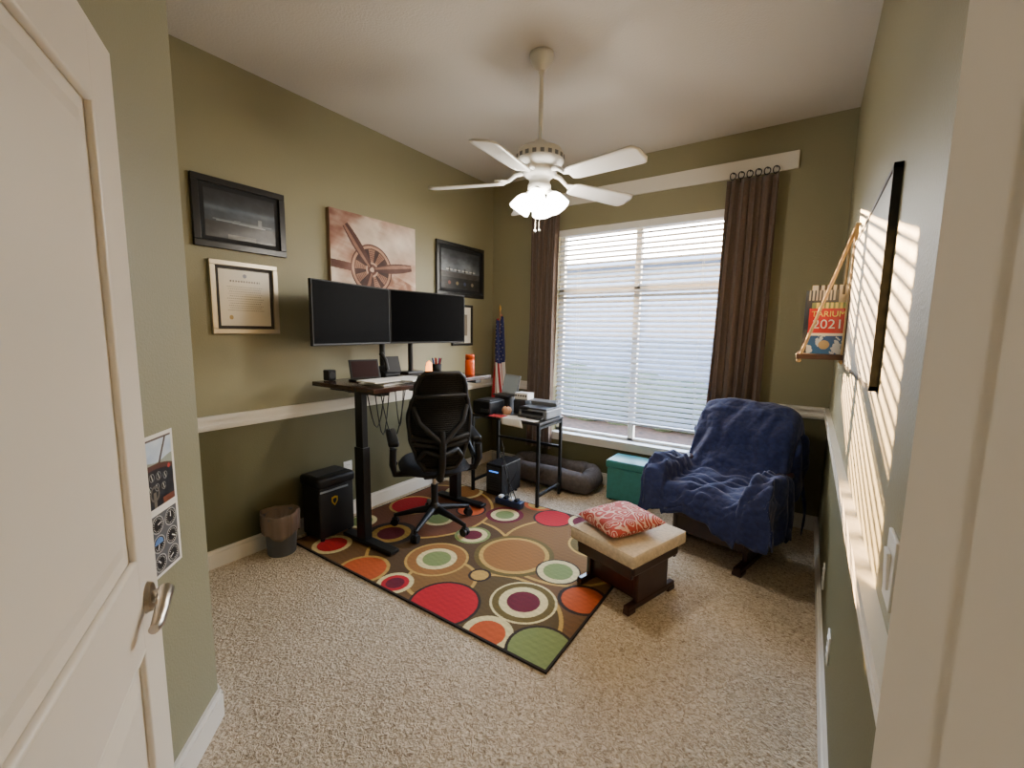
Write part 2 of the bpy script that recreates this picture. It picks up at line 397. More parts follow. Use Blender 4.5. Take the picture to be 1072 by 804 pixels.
s=rug.modifiers.new('thick','SOLIDIFY');s.thickness=.010;s.offset=-1
# ------------------------------------------------------------ standing desk
b=B('standing_desk')
dx0,dx1,dy0,dy1,dz=.11,.72,1.565,2.66,1.035
b.box(((dx0+dx1)/2,(dy0+dy1)/2,dz-.014),(dx1-dx0,dy1-dy0,.028),M_desk,bev=.004)
LX=.46
for y in (1.67,2.54):
    b.box((.515,y,.032),(.47,.07,.024),M_blackm,bev=.006)
    for x in (.32,.72):b.cyl((x,y,.0125),(x,y,.022),.02,None,M_black,12)
    b.box((LX,y,.34),(.085,.055,.60),M_blackm,bev=.004)
    b.box((LX,y,.74),(.068,.042,.55),M_blackm,bev=.003)
    b.box((LX-.02,y,.995),(.50,.06,.024),M_blackm)
b.box((LX,2.10,.985),(.05,.84,.04),M_blackm);b.box((.33,2.10,.985),(.02,.84,.03),M_blackm)
b.box((.68,1.95,1.0),(.06,.12,.02),M_black)
b.box((.25,2.1,.975),(.07,.5,.03),M_black)
for i in range(8):
    r=random.Random(i);y=1.78+r.random()*.6;y2=y+r.uniform(-.2,.3);dp=.82-.25*r.random();xx=.35+.22*r.random()
    b.tube([(xx,y+(y2-y)*k/8,.98-(.98-dp)*math.sin(math.pi*k/8)) for k in range(9)],.0035,M_black,6)
b.done()
# monitors
S=Vector((.22,2.104));L=Vector((.35,1.427));Rr=Vector((.34,2.79))
M_screen=mat('lcd_screen',(2,2,3),.4,spec=.02)
def panel(b,p,q):
    c=(p+q)/2;d=(q-p);a=math.atan2(d.y,d.x)
    b.box((c.x,c.y,1.463),(d.length-.006,.022,.388),M_black,rot=(0,0,a),bev=.004)
    n=Vector((d.y,-d.x)).normalized()
    b.box((c.x+n.x*.0112,c.y+n.y*.0112,1.466),(d.length-.024,.002,.366),M_screen,rot=(0,0,a))
    b.box((c.x-n.x*.02,c.y-n.y*.02,1.45),(.22,.03,.2),M_black,rot=(0,0,a),bev=.008)
    return c,n
mon=B('computer_monitor');c,n=panel(mon,L,S);k=c-n*.04
mon.tube([(k.x,k.y,1.45),(k.x-n.x*.05,k.y-n.y*.05,1.43),(.17,2.08,1.40)],.016,M_blackm,10)
mon.cyl((.17,2.08,1.05),(.17,2.08,1.42),.02,None,M_blackm,16);mon.box((.17,2.08,1.0445),(.12,.16,.017),M_blackm,bev=.004)
mon.done()
mon=B('computer_monitor');c,n=panel(mon,S,Rr);k=c-n*.04
mon.tube([(k.x,k.y,1.45),(k.x-n.x*.05,k.y-n.y*.05,1.45),(.17,2.35,1.40)],.015,M_blackm,10)
mon.cyl((.17,2.35,1.05),(.17,2.35,1.42),.02,None,M_blackm,16);mon.box((.17,2.35,1.0445),(.12,.16,.017),M_blackm,bev=.004);mon.done()
# desk-top items
b=B('tablet_on_stand')
b.box((.36,1.78,1.115),(.012,.19,.13),M_black,rot=(0,math.radians(-22),math.radians(-20)),bev=.004)
b.box((.368,1.777,1.117),(.002,.165,.108),mat('tablet_screen',(44,24,26),.5,spec=.1),rot=(0,math.radians(-22),math.radians(-20)))
b.tube([(.345,1.78,1.10),(.29,1.80,1.045)],.006,M_black,8);b.box((.33,1.78,1.042),(.12,.12,.012),M_black,bev=.003)
b.done()
b=B('desk_phone')
b.box((.33,1.98,1.075),(.14,.13,.05),M_black,rot=(0,math.radians(20),0),bev=.01)
b.tube([(.39,1.94,1.10),(.38,1.935,1.165),(.34,1.93,1.21)],[.014,.012,.016],M_black,10)
b.box((.36,2.01,1.13),(.012,.11,.12),M_black,rot=(0,math.radians(-20),math.radians(-10)),bev=.003);b.done()
b=B('desk_speaker');b.box((.16,1.66,1.072),(.06,.06,.07),M_black,bev=.008);b.cyl((.191,1.66,1.072),(.194,1.66,1.072),.022,None,M_dark,20);b.done()
b=B('notepads')
for i,(x,y,r,s) in enumerate(((.55,1.80,8,(.2,.27)),(.52,2.02,-6,(.2,.26)),(.60,1.93,22,(.18,.24)),(.60,1.70,3,(.16,.2)))):
    b.box((x,y,1.041+.008*i),(s[0],s[1],.008),M_paper,rot=(0,0,math.radians(r)))
b.box((.5,2.2,1.045),(.18,.2,.016),M_dark,rot=(0,0,.1));b.done()
b=B('pen_cup');b.lathe([(.0,0),(.032,0),(.036,.085),(.032,.085),(.03,.01),(0,.01)],(.44,2.36,1.036),M_black)
for i in range(7):
    a=i*.9;b.tube([(.44+.01*math.cos(a),2.36+.01*math.sin(a),1.05),(.44+.035*math.cos(a),2.36+.035*math.sin(a),1.165)],.004,[mat('pen_red',(170,30,30)),M_dark,mat('pen_blue',(30,50,130))][i%3],6)
b.done()
M_or=mat('orange_plastic',(225,84,24),.35)
b=B('pill_bottle');b.lathe([(0,0),(.034,0),(.036,.005),(.036,.105),(.03,.12),(0,.12)],(.60,2.55,1.036),M_or);b.lathe([(0,.155),(.033,.155),(.034,.15),(.034,.12),(0,.12)],(.60,2.55,1.036),M_or);b.done()
b=B('candle_lamp');b.lathe([(0,0),(.03,0),(.028,.03),(.02,.07),(.0,.09)],(.20,2.52,1.036),mat('amber_glow',(255,150,60),.5,emit=5));b.done()
# ------------------------------------------------------------ office chair
ch=empty('office_chair',(.65,2.11,.0125),(0,0,math.radians(54)))
M_mesh=mat('chair_mesh',(26,27,30),.8,noise_s=0,bump=1,bump_s=900)
M_seat=mat('chair_seat_fabric',(28,30,38),.9,bump=.6,bump_s=500)
b=B('base')
for i in range(5):
    a=math.radians(18+72*i);ca,sa=math.cos(a),math.sin(a)
    b.tube([(0.02*ca,0.02*sa,.125),(.14*ca,.14*sa,.105),(.27*ca,.27*sa,.075)],[.028,.020,.014],M_black,10)
    b.cyl((.275*ca,.275*sa,.085),(.275*ca,.275*sa,.045),.009,None,M_black,8)
    for s_ in (-1,1):
        cx,cy=.275*ca-s_*.014*sa,.275*sa+s_*.014*ca
        b.cyl((cx-s_*.008*-sa,cy-s_*.008*ca,.027),(cx+s_*.008*-sa,cy+s_*.008*ca,.027),.027,None,M_black,18)
    b.box((.275*ca,.275*sa,.045),(.045,.03,.03),M_black,rot=(0,0,a),bev=.01)
b.lathe([(0,.09),(.04,.09),(.045,.14),(.03,.16),(.026,.17)],(0,0,0),M_black)
b.cyl((0,0,.15),(0,0,.30),.024,None,M_black);b.cyl((0,0,.28),(0,0,.40),.014,None,M_chrome)
b.box((0,-.01,.395),(.18,.24,.035),M_black,bev=.01);b.done(parent=ch)
b=B('seat')
def seatf(u,v):
    a=u*2*math.pi
    r=v
    cx=math.copysign(abs(math.cos(a))**.6,math.cos(a));cy=math.copysign(abs(math.sin(a))**.6,math.sin(a))
    k=max(0,r-.75)/.25
    return (cx*r*.235,cy*r*.235+.02,.485-.05*k*k)
b.grid(seatf,40,14,M_seat)
b.lathe([(.0,.41),(.225,.412),(.235,.422),(.235,.438)],(0,.02,0),M_black);b.done(parent=ch)
b=B('backrest')
def hw(t):
    pts=[(0,.10),(.12,.145),(.35,.185),(.55,.195),(.70,.175),(.78,.155),(.85,.155),(.95,.135),(1,.10)]
    for (a,p),(c,q) in zip(pts,pts[1:]):
        if t<=c:
            k=(t-a)/(c-a);k=k*k*(3-2*k);return p+(q-p)*k
    return .10
def bc(u,t):
    w=hw(t);x=(u*2-1)*w;z=.48+.62*t
    y=-.235-.10*t+.03*math.sin(t*math.pi)+ .05*(abs(x)/.2)**2+(-.03*math.sin(math.pi*min(1,t*1.6)))
    return Vector((x,y,z))
for k in range(1,44):
    t=.02+.96*k/44
    b.tube([bc(j/10,t) for j in range(11)],.0034,M_black,4)
b.grid(lambda u,v:bc(.02+.96*u,.02+.96*v)+Vector((0,.005,0)),16,30,M_mesh,.006)
rim=[bc(0,t/24) for t in range(25)]+[bc(k/8,1) for k in range(1,8)]+[bc(1,1-t/24) for t in range(25)]+[bc(1-k/8,0) for k in range(1,8)]
b.tube(rim,.016,M_black,8,closed=True)
b.tube([bc(k/12,.77)+Vector((0,-.008,0)) for k in range(13)],.016,M_black,8)
b.tube([bc(k/12,.30)+Vector((0,-.012,.03*abs(k/6-1))) for k in range(13)],.02,M_black,8)
b.tube([bc(k/12,.24)+Vector((0,-.012,.03*abs(k/6-1))) for k in range(13)],.02,M_black,8)
b.tube([(0,-.08,.40),(0,-.22,.41),(0,-.30,.52),(0,-.325,.66),(0,-.31,.74)],[.026,.026,.024,.022,.018],M_black,10)
for sg in (-1,1):
    b.tube([(0,-.325,.66),bc(.5+.35*sg,.50)+Vector((0,-.03,0)),bc(.5+.47*sg,.66)],.018,M_black,8)
    b.tube([(0,-.31,.58),bc(.5+.3*sg,.22)+Vector((0,-.03,0)),bc(.5+.48*sg,.12)],.018,M_black,8)
b.done(parent=ch)
b=B('armrests')
for sg in (-1,1):
    x=.27*sg
    b.tube([(.12*sg,-.05,.40),(x,-.07,.42),(x+.015*sg,-.12,.50),(x+.01*sg,-.12,.60)],[.018,.022,.024,.024],M_black,10)
    b.box((x+.005*sg,.03,.64),(.07,.29,.042),M_black,rot=(math.radians(6),0,0),bev=.016,seg=3)
    b.tube([(x,.14,.63),(x,.12,.55),(x,-.02,.50),(x,-.10,.50)],.018,M_black,8)
b.done(parent=ch)
# ------------------------------------------------------------ side table with printers
b=B('side_table')
tx0,tx1,ty0,ty1,tz=.42,1.09,2.78,3.17,.68
b.box(((tx0+tx1)/2,(ty0+ty1)/2,tz-.01),(tx1-tx0,ty1-ty0,.02),mat('table_top_black',(34,30,30),.35),bev=.002)
for x in (tx0+.015,tx1-.015):
    for y in (ty0+.015,ty1-.015):b.box((x,y,(tz-.02)/2+.007),(.022,.022,tz-.034),M_blackm)
    b.box((x,(ty0+ty1)/2,.10),(.02,ty1-ty0-.03,.02),M_blackm);b.box((x,(ty0+ty1)/2,tz-.04),(.02,ty1-ty0-.03,.02),M_blackm)
b.box(((tx0+tx1)/2,ty1-.015,.42),(tx1-tx0-.03,.02,.02),M_blackm)
b.done()
b=B('inkjet_printer')
b.box((.95,3.03,.720),(.26,.25,.075),M_grey,bev=.012);b.box((.95,3.02,.762),(.25,.23,.012),M_dark,bev=.005)
b.box((.95,3.10,.785),(.24,.05,.04),M_grey,rot=(.35,0,0),bev=.005)
b.box((.95,2.89,.70),(.22,.06,.010),M_dark);b.box((.95,2.903,.73),(.2,.006,.025),M_black);b.box((.87,2.91,.76),(.08,.03,.01),M_black,rot=(.5,0,0));b.done()
b=B('label_box');b.box((.745,3.10,.825),(.13,.10,.055),M_white,bev=.004);b.box((.745,3.09,.738),(.12,.13,.114),M_dark,bev=.004)
for i in range(5):b.cyl((.695+.025*i,3.049,.83),(.695+.025*i,3.046,.83),.008,None,M_dark,10)
b.done()
b=B('laser_printer');b.box((.52,2.90,.738),(.18,.22,.112),M_black,bev=.012);b.box((.52,2.90,.797),(.14,.16,.008),M_dark,bev=.003);b.box((.56,2.788,.72),(.08,.01,.025),M_dark);b.done()
b=B('laptop')
b.box((.55,3.09,.815),(.20,.12,.012),M_dark,rot=(0,0,-.3),bev=.003)
b.box((.575,3.15,.905),(.22,.007,.17),M_grey,rot=(math.radians(-14),0,-.3),bev=.003)
b.box((.571,3.143,.905),(.20,.004,.145),mat('laptop_screen',(120,128,130),.2,emit=.3),rot=(math.radians(-14),0,-.3))
b.box((.55,3.095,.745),(.16,.10,.128),M_dark,bev=.006);b.done()
b=B('small_pumpkin')
M_pk=mat('wood_pumpkin',(186,140,104),.6)
for k in range(8):
    a=k*math.pi/4;b.sph((.69+.018*math.cos(a),2.92+.018*math.sin(a),.716),(.024,.024,.034),M_pk,10)
b.tube([(.69,2.92,.745),(.695,2.922,.77)],.005,M_wood,6);b.done()
b=B('paper_sheets')
M_redp=mat('red_paper',(190,50,50),.7)
b.box((.79,2.845,.683),(.22,.12,.003),M_paper,rot=(0,0,.15));b.box((.96,2.82,.687),(.18,.07,.003),M_paper,rot=(0,0,-.12));b.box((.68,2.81,.687),(.13,.09,.003),M_redp,rot=(0,0,.1))
b.grid(lambda u,v:(.72+.20*u+.03*v,2.776-.010*v,.687-.05*v*v-.01*u*v),8,8,M_paper,.001)
b.done()
b=B('computer_tower')
b.box((.66,2.93,.15),(.16,.28,.26),M_black,bev=.006);b.box((.66,2.788,.16),(.13,.004,.2),M_dark);b.box((.66,2.785,.22),(.09,.003,.010),mat('blue_led',(70,140,255),.4,emit=1.5))
for k in range(5):b.box((.66,2.785,.09+.02*k),(.10,.003,.006),M_black)
for dx in (-.06,.06):
    for dy in (-.1,.1):b.cyl((.66+dx,2.93+dy,.0 if dy>0 else .013),(.66+dx,2.93+dy,.025),.012,None,M_black,8)
b.done()
b=B('power_strip')
b.box((.88,2.70,.040),(.24,.07,.05),mat('navy_case',(32,44,78),.4),bev=.01)
for i in range(4):b.box((.80+.05*i,2.70,.072),(.03,.04,.02),[M_white,M_black][i%2],bev=.003)
for i in range(5):
    r=random.Random(i+50);p=Vector((.80+.14*r.random(),2.70,.07));q=Vector((.74+.2*r.random(),2.75,.14+.5*r.random()))
    b.tube([p.lerp(q,k/8)+Vector((.02*math.sin(k*.8+i),-.012,.01*abs(math.sin(k*1.7)))) for k in range(9)],.0034,[M_black,M_dark][i%2],6)
b.done()
# ------------------------------------------------------------ flag
b=B('american_flag')
px,py=.25,3.42
b.cyl((px,py,.02),(px,py,1.56),.010,None,mat('flag_pole_wood',(140,100,60),.4),12)
b.lathe([(0,0),(.10,0),(.10,.015),(.03,.03),(.014,.05)],(px,py,0.0),mat('brass',(180,140,70),.3,.9))
b.lathe([(.0,.07),(.008,.05),(.014,.03),(.006,.01),(.012,0)],(px,py,1.555),mat('brass',(180,140,70),.3,.9))
M_fr=mat('flag_red',(170,30,42),.8);M_fw=mat('flag_white',(205,200,192),.8);M_fb=mat('flag_blue',(30,36,88),.8)
def flagp(a,v):
    z=1.50-.98*v;r=.020+.046*v+.014*math.sin(3*a+2)+.010*math.sin(9*a)
    return Vector((px+r*math.cos(a+v*1.9),py+r*math.sin(a+v*1.9),z+.03*math.sin(a)))
NS=14
for k in range(NS):
    a0=k*2*math.pi/NS;da=2*math.pi/NS*1.03
    canton=k in (8,9,10,11,12,13,0)
    vt=.42 if canton else .0
    if canton:b.grid(lambda u,v:flagp(a0+u*da,v*vt),4,10,M_fb)
    b.grid(lambda u,v:flagp(a0+u*da,vt+v*(1-vt)),4,16,M_fr if k%2 else M_fw)
    if canton:
        for j in range(5):
            c=flagp(a0+da*.5,.05+.075*j+.03*(k%2));o=Vector((c.x-px,c.y-py,0)).normalized()
            for q in range(5):
                an=math.radians(90+72*q);t=Vector((-o.y,o.x,0))*math.cos(an)*.006+Vector((0,0,1))*math.sin(an)*.006
                b.tube([c+o*.002,c+o*.002+t],[.0022,.0006],M_fw,4)
b.done()
# ------------------------------------------------------------ waste bin, shredder
b=B('waste_bin')
M_bin=mat('bin_grey',(84,88,94),.6)
b.lathe([(0,0),(.076,0),(.079,.004),(.094,.235),(.100,.24),(.100,.245),(.090,.245),(.078,.012),(0,.012)],(.135,1.31,0),M_bin,32)
M_bag=mat('bag_brown',(116,98,84),.5)
def bag(u,v):
    a=u*2*math.pi;w=.004*math.sin(a*7)+.003*math.sin(a*13+1)+.004*math.sin(a*3+v*5)
    if v<.35:k=v/.35;r=.102+.006*k+w;z=.13+.12*k+.02*math.sin(a*3)*(1-k)
    elif v<.5:k=(v-.35)/.15;r=.108-.012*k+w;z=.25+.015*math.sin(k*3.14)+.006*math.sin(a*2)
    else:k=(v-.5)/.5;r=.094*(1-k*.8)+w;z=.25-.09*k
    return (.135+r*math.cos(a),1.31+r*math.sin(a),z)
b.grid(bag,64,24,M_bag,.0015);b.done()
b=B('paper_shredder')
b.box((.155,1.62,.20),(.20,.25,.34),M_black,bev=.012,seg=3)
b.box((.155,1.62,.395),(.22,.27,.07),M_black,bev=.02,seg=3)
b.box((.155,1.62,.431),(.10,.22,.006),M_dark)
for dy in (-.10,.10):
    for dx in (-.08,.08):b.cyl((.155+dx,1.62+dy,.0125),(.155+dx,1.62+dy,.04),.014,None,M_black,10)
M_gold=mat('gold_badge',(200,160,40),.4,.4)
V=[(.2575,1.60+y,.26+z) for y,z in ((-.022,.03),(0,.036),(.022,.03),(.022,0),(0,-.03),(-.022,0))]
b.add(V,[[0,1,2,3,4,5]],M_gold);V=[(.2580,1.60+y*.6,.26+z*.6+.001) for y,z in ((-.022,.03),(0,.036),(.022,.03),(.022,0),(0,-.03),(-.022,0))];b.add(V,[[0,1,2,3,4,5]],M_black)
b.box((.2565,1.60,.34),(.003,.20,.012),M_grey)
b.done()
# ------------------------------------------------------------ pet bed
b=B('pet_bed')
M_bed=mat('bed_grey',(86,80,78),.95,noise_s=40,noise_a=.2,bump=.6,bump_s=200);M_bedi=mat('bed_brown',(120,100,84),.95,noise_s=60,noise_a=.2,bump=.6,bump_s=200)
cx,cy,hx,hy=.87,3.39,.46,.205
pts=[]
for k in range(40):
    a=2*math.pi*k/40;p=lambda c:math.copysign(abs(c)**.45,c);pts.append((cx+(hx-.08)*p(math.cos(a)),cy+(hy-.08)*p(math.sin(a)),.098+.010*math.sin(a*3)+.03*max(0,math.sin(a))))
b.tube(pts,[.088+.005*math.sin(k*1.9) for k in range(40)],M_bed,14,closed=True)
b.box((cx,cy,.075),(2*hx-.12,2*hy-.12,.13),M_bedi,bev=.04,seg=4)
b.done()
# ------------------------------------------------------------ teal storage ottoman
b=B('storage_ottoman')
M_teal=mat('teal_vinyl',(50,126,122),.45,noise_s=30,noise_a=.1)
b.box((1.63,3.43,.145),(.40,.24,.27),M_teal,bev=.008);b.box((1.63,3.43,.305),(.42,.26,.065),M_teal,bev=.015,seg=4)
for dx in (-.17,.17):
    for dy in (-.09,.09):b.cyl((1.63+dx,3.43+dy,0),(1.63+dx,3.43+dy,.015),.015,None,M_black,10)
b.done()
# ------------------------------------------------------------ glider footstool + pillow
A=math.radians(-18)
fs=empty('glider_footstool',(2.0,2.19,0),(0,0,A))
b=B('wood_frame')
for sg in (-1,1):
    b.box((.155*sg,0,.0305),(.032,.40,.035),M_wood,bev=.006)
    for dy in (-.17,.17):b.box((.155*sg,dy,.0225 if sg<0 else .014),(.036,.06,.02 if sg<0 else .028),M_wood,bev=.004)
    b.box((.155*sg,0,.125),(.028,.26,.17),M_wood,bev=.006)
    b.box((.175*sg,0,.235),(.025,.38,.055),M_wood,bev=.008)
b.box((0,-.185,.225),(.35,.022,.075),M_wood,bev=.005);b.box((0,.185,.225),(.35,.022,.075),M_wood,bev=.005)
b.box((0,0,.07),(.30,.05,.03),M_wood);b.box((0,0,.18),(.30,.10,.02),M_wood);b.box((0,0,.12),(.29,.22,.16),M_wood,bev=.004)
b.done(parent=fs)
b=B('cushion')
b.box((0,0,.298),(.42,.46,.072),M_cream,bev=.022,seg=4)
for zz in (.272,.327):b.tube([(sx*.20,sy*.222,zz) for sx,sy in ((-1,-1),(1,-1),(1,1),(-1,1))],.005,M_cream,6,closed=True)
b.done(parent=fs)
b=B('throw_pillow')
pw=.335
def pil(sg):
    def f(u,v):
        x=u*2-1;y=v*2-1
        prof=(max(0,(1-x**4))*max(0,(1-y**4)))**.5
        pinch=1-.08*((1-abs(x)**2)*abs(y)**4+(1-abs(y)**2)*abs(x)**4)
        return (x*pw/2*pinch,y*pw/2*.98*pinch,sg*.044*prof)
    return f
M_pil=mat('damask_red',(178,58,50),.85)
nt=M_pil.node_tree;tc=nt.nodes['Texture Coordinate'];v=nt.nodes.new('ShaderNodeTexVoronoi');v.feature='SMOOTH_F1';v.inputs['Scale'].default_value=17
ns=nt.nodes.new('ShaderNodeTexNoise');ns.inputs['Scale'].default_value=28;nt.links.new(tc.outputs['Object'],ns.inputs['Vector']);nt.links.new(tc.outputs['Object'],v.inputs['Vector'])
w=nt.nodes.new('ShaderNodeMath');w.operation='MULTIPLY_ADD';w.inputs[1].default_value=40;w.inputs[2].default_value=0;nt.links.new(v.outputs['Distance'],w.inputs[0])
w2=nt.nodes.new('ShaderNodeMath');w2.operation='MULTIPLY_ADD';w2.inputs[1].default_value=6;nt.links.new(ns.outputs['Fac'],w2.inputs[0]);nt.links.new(w.outputs[0],w2.inputs[2])
sn=nt.nodes.new('ShaderNodeMath');sn.operation='SINE';nt.links.new(w2.outputs[0],sn.inputs[0])
gt=nt.nodes.new('ShaderNodeMath');gt.operation='GREATER_THAN';gt.inputs[1].default_value=.55;nt.links.new(sn.outputs[0],gt.inputs[0])
mx=nt.nodes.new('ShaderNodeMix');mx.data_type='RGBA';mx.inputs['A'].default_value=lin((168,62,54))+(1,);mx.inputs['B'].default_value=lin((216,178,162))+(1,)
nt.links.new(gt.outputs[0],mx.inputs['Factor']);nt.links.new(mx.outputs['Result'],nt.nodes['Principled BSDF'].inputs['Base Color'])
b.grid(pil(1),30,30,M_pil);b.grid(pil(-1),30,30,M_pil)
b.done(loc=(1.96,2.17,.386),rot=(math.radians(4),math.radians(-3),math.radians(-34)))
# ------------------------------------------------------------ glider rocking chair with blanket
gl=empty('glider_rocker',(2.34,2.985,0),(0,0,math.radians(-14)))
b=B('frame')
for sg in (-1,1):
    x=.22*sg
    b.box((x,.02,.03),(.045,.62,.04),M_wood,bev=.008)
    for dy in (-.25,.28):b.box((x,dy,.012),(.055,.08,.024),M_wood,bev=.006)
    b.box((x,.02,.14),(.03,.40,.19),M_wood,bev=.01)
    b.box((x*1.12,-.02,.265),(.03,.52,.06),M_wood,bev=.008)
    b.tube([(x*1.3,-.22,.28),(x*1.32,-.21,.50)],[.018,.014],M_wood,10);b.tube([(x*1.3,.15,.28),(x*1.32,.17,.50)],[.018,.014],M_wood,10)
    b.box((x*1.34,-.03,.515),(.075,.50,.03),M_wood,bev=.012,seg=3)
    b.tube([(x,.20,.26),(x,.28,.55),(x,.37,.84)],.02,M_wood,10)
for z,y in ((.32,.225),(.83,.365)):b.box((0,y,z),(.44,.03,.06),M_wood,bev=.008)
for i in range(5):b.box((-.16+.08*i,.305,.58),(.025,.015,.5),M_wood,rot=(math.radians(-16),0,0))
b.box((0,-.02,.07),(.44,.05,.03),M_wood);b.box((0,-.265,.27),(.46,.025,.06),M_wood,bev=.006);b.box((0,.0,.16),(.42,.34,.14),M_wood,bev=.004)
b.done(parent=gl)
b=B('cushions')
b.box((0,-.03,.345),(.48,.50,.11),M_cream,bev=.04,seg=5)
b.box((0,.255,.62),(.42,.08,.50),M_cream,rot=(math.radians(-16),0,0),bev=.035,seg=5);b.done(parent=gl)
M_blue=mat('quilt_blue',(24,38,88),.85,noise_s=50,noise_a=.25,sheen=.15)
nt=M_blue.node_tree;tc=nt.nodes['Texture Coordinate'];v=nt.nodes.new('ShaderNodeTexVoronoi');v.feature='F1';v.inputs['Scale'].default_value=26;nt.links.new(tc.outputs['Object'],v.inputs['Vector'])
bp=nt.nodes.new('ShaderNodeBump');bp.inputs['Strength'].default_value=.9;bp.inputs['Distance'].default_value=.006;bp.invert=True;nt.links.new(v.outputs['Distance'],bp.inputs['Height']);nt.links.new(bp.outputs['Normal'],nt.nodes['Principled BSDF'].inputs['Normal'])
b=B('blanket')
path=[(.46,.50),(.455,.70),(.45,.85),(.41,.905),(.35,.905),(.275,.86),(.20,.72),(.14,.56),(.08,.455),(-.02,.43),(-.12,.425),(-.24,.43),(-.32,.405),(-.345,.33),(-.345,.20)]
cum=[0]
for p,q in zip(path,path[1:]):cum.append(cum[-1]+math.dist(p,q))
def pp(t):
    s=t*cum[-1]
    for i in range(len(path)-1):
        if s<=cum[i+1]+1e-9:
            k=(s-cum[i])/(cum[i+1]-cum[i]);p,q=path[i],path[i+1];return p[0]+(q[0]-p[0])*k,p[1]+(q[1]-p[1])*k
    return path[-1]
def blk(u,v):
    y,z=pp(v);s=-.52+u*1.24
    s+=.03*math.sin(v*5)
    seatw=1/(1+math.exp(-(v-.60)*30))
    backw=1-seatw
    a=abs(s);sg=1 if s>0 else -1
    eb=.27
    if a<eb:xb,zb,yb=s,z-.045*(a/eb)**4,y
    else:
        k=a-eb;xb,zb,yb=sg*(eb+.03*(1-math.exp(-k*25))+.05*k),z-.045-k*.9,y
    if a<.22:xs,zs=s,z
    elif a<.33:k=(a-.22)/.11;xs,zs=sg*(.22+.05*k),z+(.555-z)*min(1,k*1.3) if z<.555 else z
    elif a<.42:xs,zs=sg*(.27+(a-.33)*.9),.557
    else:k=a-.42;xs,zs=sg*(.35+.02*(1-math.exp(-k*20))),.557-k*1.25
    if v>.82 and a>.2:zs=min(zs,.557-(v-.82)*1.6)
    x=xb*backw+xs*seatw;zz=zb*backw+zs*seatw;yy=yb
    n1=noise.noise(Vector((x*5,yy*5,zz*5+3)));n2=noise.noise(Vector((x*13,yy*12,zz*9)))
    fold=.012*math.sin(s*38+n1*5+v*7)
    bunch=.022*abs(math.sin(v*60+s*14+n1*6))*seatw
    yy-=.010*n1+.010*n2+fold*backw*.6+.006;zz+=.012*n1+.010*n2+fold*seatw+bunch
    if a>.42:xx=x+sg*(.02*math.sin(yy*30+n1*4)+.01)
    else:xx=x
    edge=.07*math.sin(s*8+2) if v>.9 else 0
    return (xx,yy-.012*seatw,zz+.014+edge*(v-.9)*10*(1 if v>.9 else 0))
b.grid(blk,130,120,M_blue,.006);b.done(parent=gl)
# ------------------------------------------------------------ wall art, left wall
def frame(name,y0,y1,z0,z1,fw,m,fn,nx=160,depth=.022,matc=None,matw=0,glass=True):
    """on the left wall, facing +x"""
    e=empty(name,(0,0,0))
    b=B('frame_moulding');w=y1-y0;h=z1-z0
    for c,s in ((((y0+y1)/2,z0+fw/2),(w,fw)),(((y0+y1)/2,z1-fw/2),(w,fw)),((y0+fw/2,(z0+z1)/2),(fw,h-2*fw)),((y1-fw/2,(z0+z1)/2),(fw,h-2*fw))):
        b.box((depth/2+.002,c[0],c[1]),(depth,s[0],s[1]),m)
    b.box((.006,(y0+y1)/2,(z0+z1)/2),(.008,w-.01,h-.01),matc or m)
    b.done(parent=e,bevel=.003)
    i=fw+matw
    picture('print',w-2*i,h-2*i,fn,nx,vcmat('glossy_print',.3,coat=.4),parent=e,loc=(.0115,y0+i,z0+i),rot=(0,0,math.radians(90)))
    return e
def p_dark1(U,V):
    o=mixc(C3(54,62,72),C3(18,20,26),np.abs(V-.5)*2);o=mixc(o,C3(100,116,130),np.exp(-((V-.62)/.06)**2)*.6)
    o[(V<.34)]=(40,38,38)
    fus=(np.abs(V-.36-.02*np.sin(U*5))<.035*(1-np.abs(U-.5)*1.6))&(U>.15)&(U<.85);o[fus]=(130,136,140)
    o[(np.abs(V-.39)<.012)&(U>.1)&(U<.95)]=(90,98,104)
    o[(U>.74)&(U<.80)&(V>.36)&(V<.52)]=(120,126,130)
    o[(V<.10)&(np.abs(U-.5)<.2)]=(90,86,78)
    return o+fbm(U,V,30,1)[:,None]*9
def p_dark3(U,V):
    o=mixc(C3(130,138,146),C3(40,44,50),(V-.4)*1.8+.3*fbm(U,V,8,3));o[V<.45]=(60,58,56)
    for k in range(4):
        cx=.2+k*.2;o[(np.abs(V-.50)<.016)&(np.abs(U-cx)<.08)]=(200,200,196);o[(np.abs(U-cx)<.018)&(V>.44)&(V<.56)]=(80,82,84);o[(np.abs(V-.47)<.012)&(np.abs(U-cx)<.03)]=(40,40,42)
    o[V<.30]=(26,26,28)
    for k,c in enumerate(((110,60,50),(130,116,80),(60,70,100),(120,114,100))):
        o[(np.hypot(U-.2-k*.2,(V-.16)*.72)<.035)]=c
    return o+fbm(U,V,40,2)[:,None]*10
def p_cert(U,V):
    o=np.tile(C3(222,214,196),(len(U),1))
    for k in range(11):
        v=.70-k*.042;wd=.36-.06*((k*37)%5)/5
        m_=(np.abs(V-v)<.006)&(np.abs(U-.5)<wd)&(np.sin(U*170+k*9)>-.3);o[m_]=(140,130,112)
    o[(np.abs(V-.80)<.014)&(np.abs(U-.5)<.3)&(np.sin(U*120)>-.2)]=(80,70,62)
    o[np.hypot(U-.5,(V-.9)*1.1)<.04]=(110,110,122)
    o[(np.hypot(U-.2,(V-.15))<.04)]=(180,150,90)
    return o
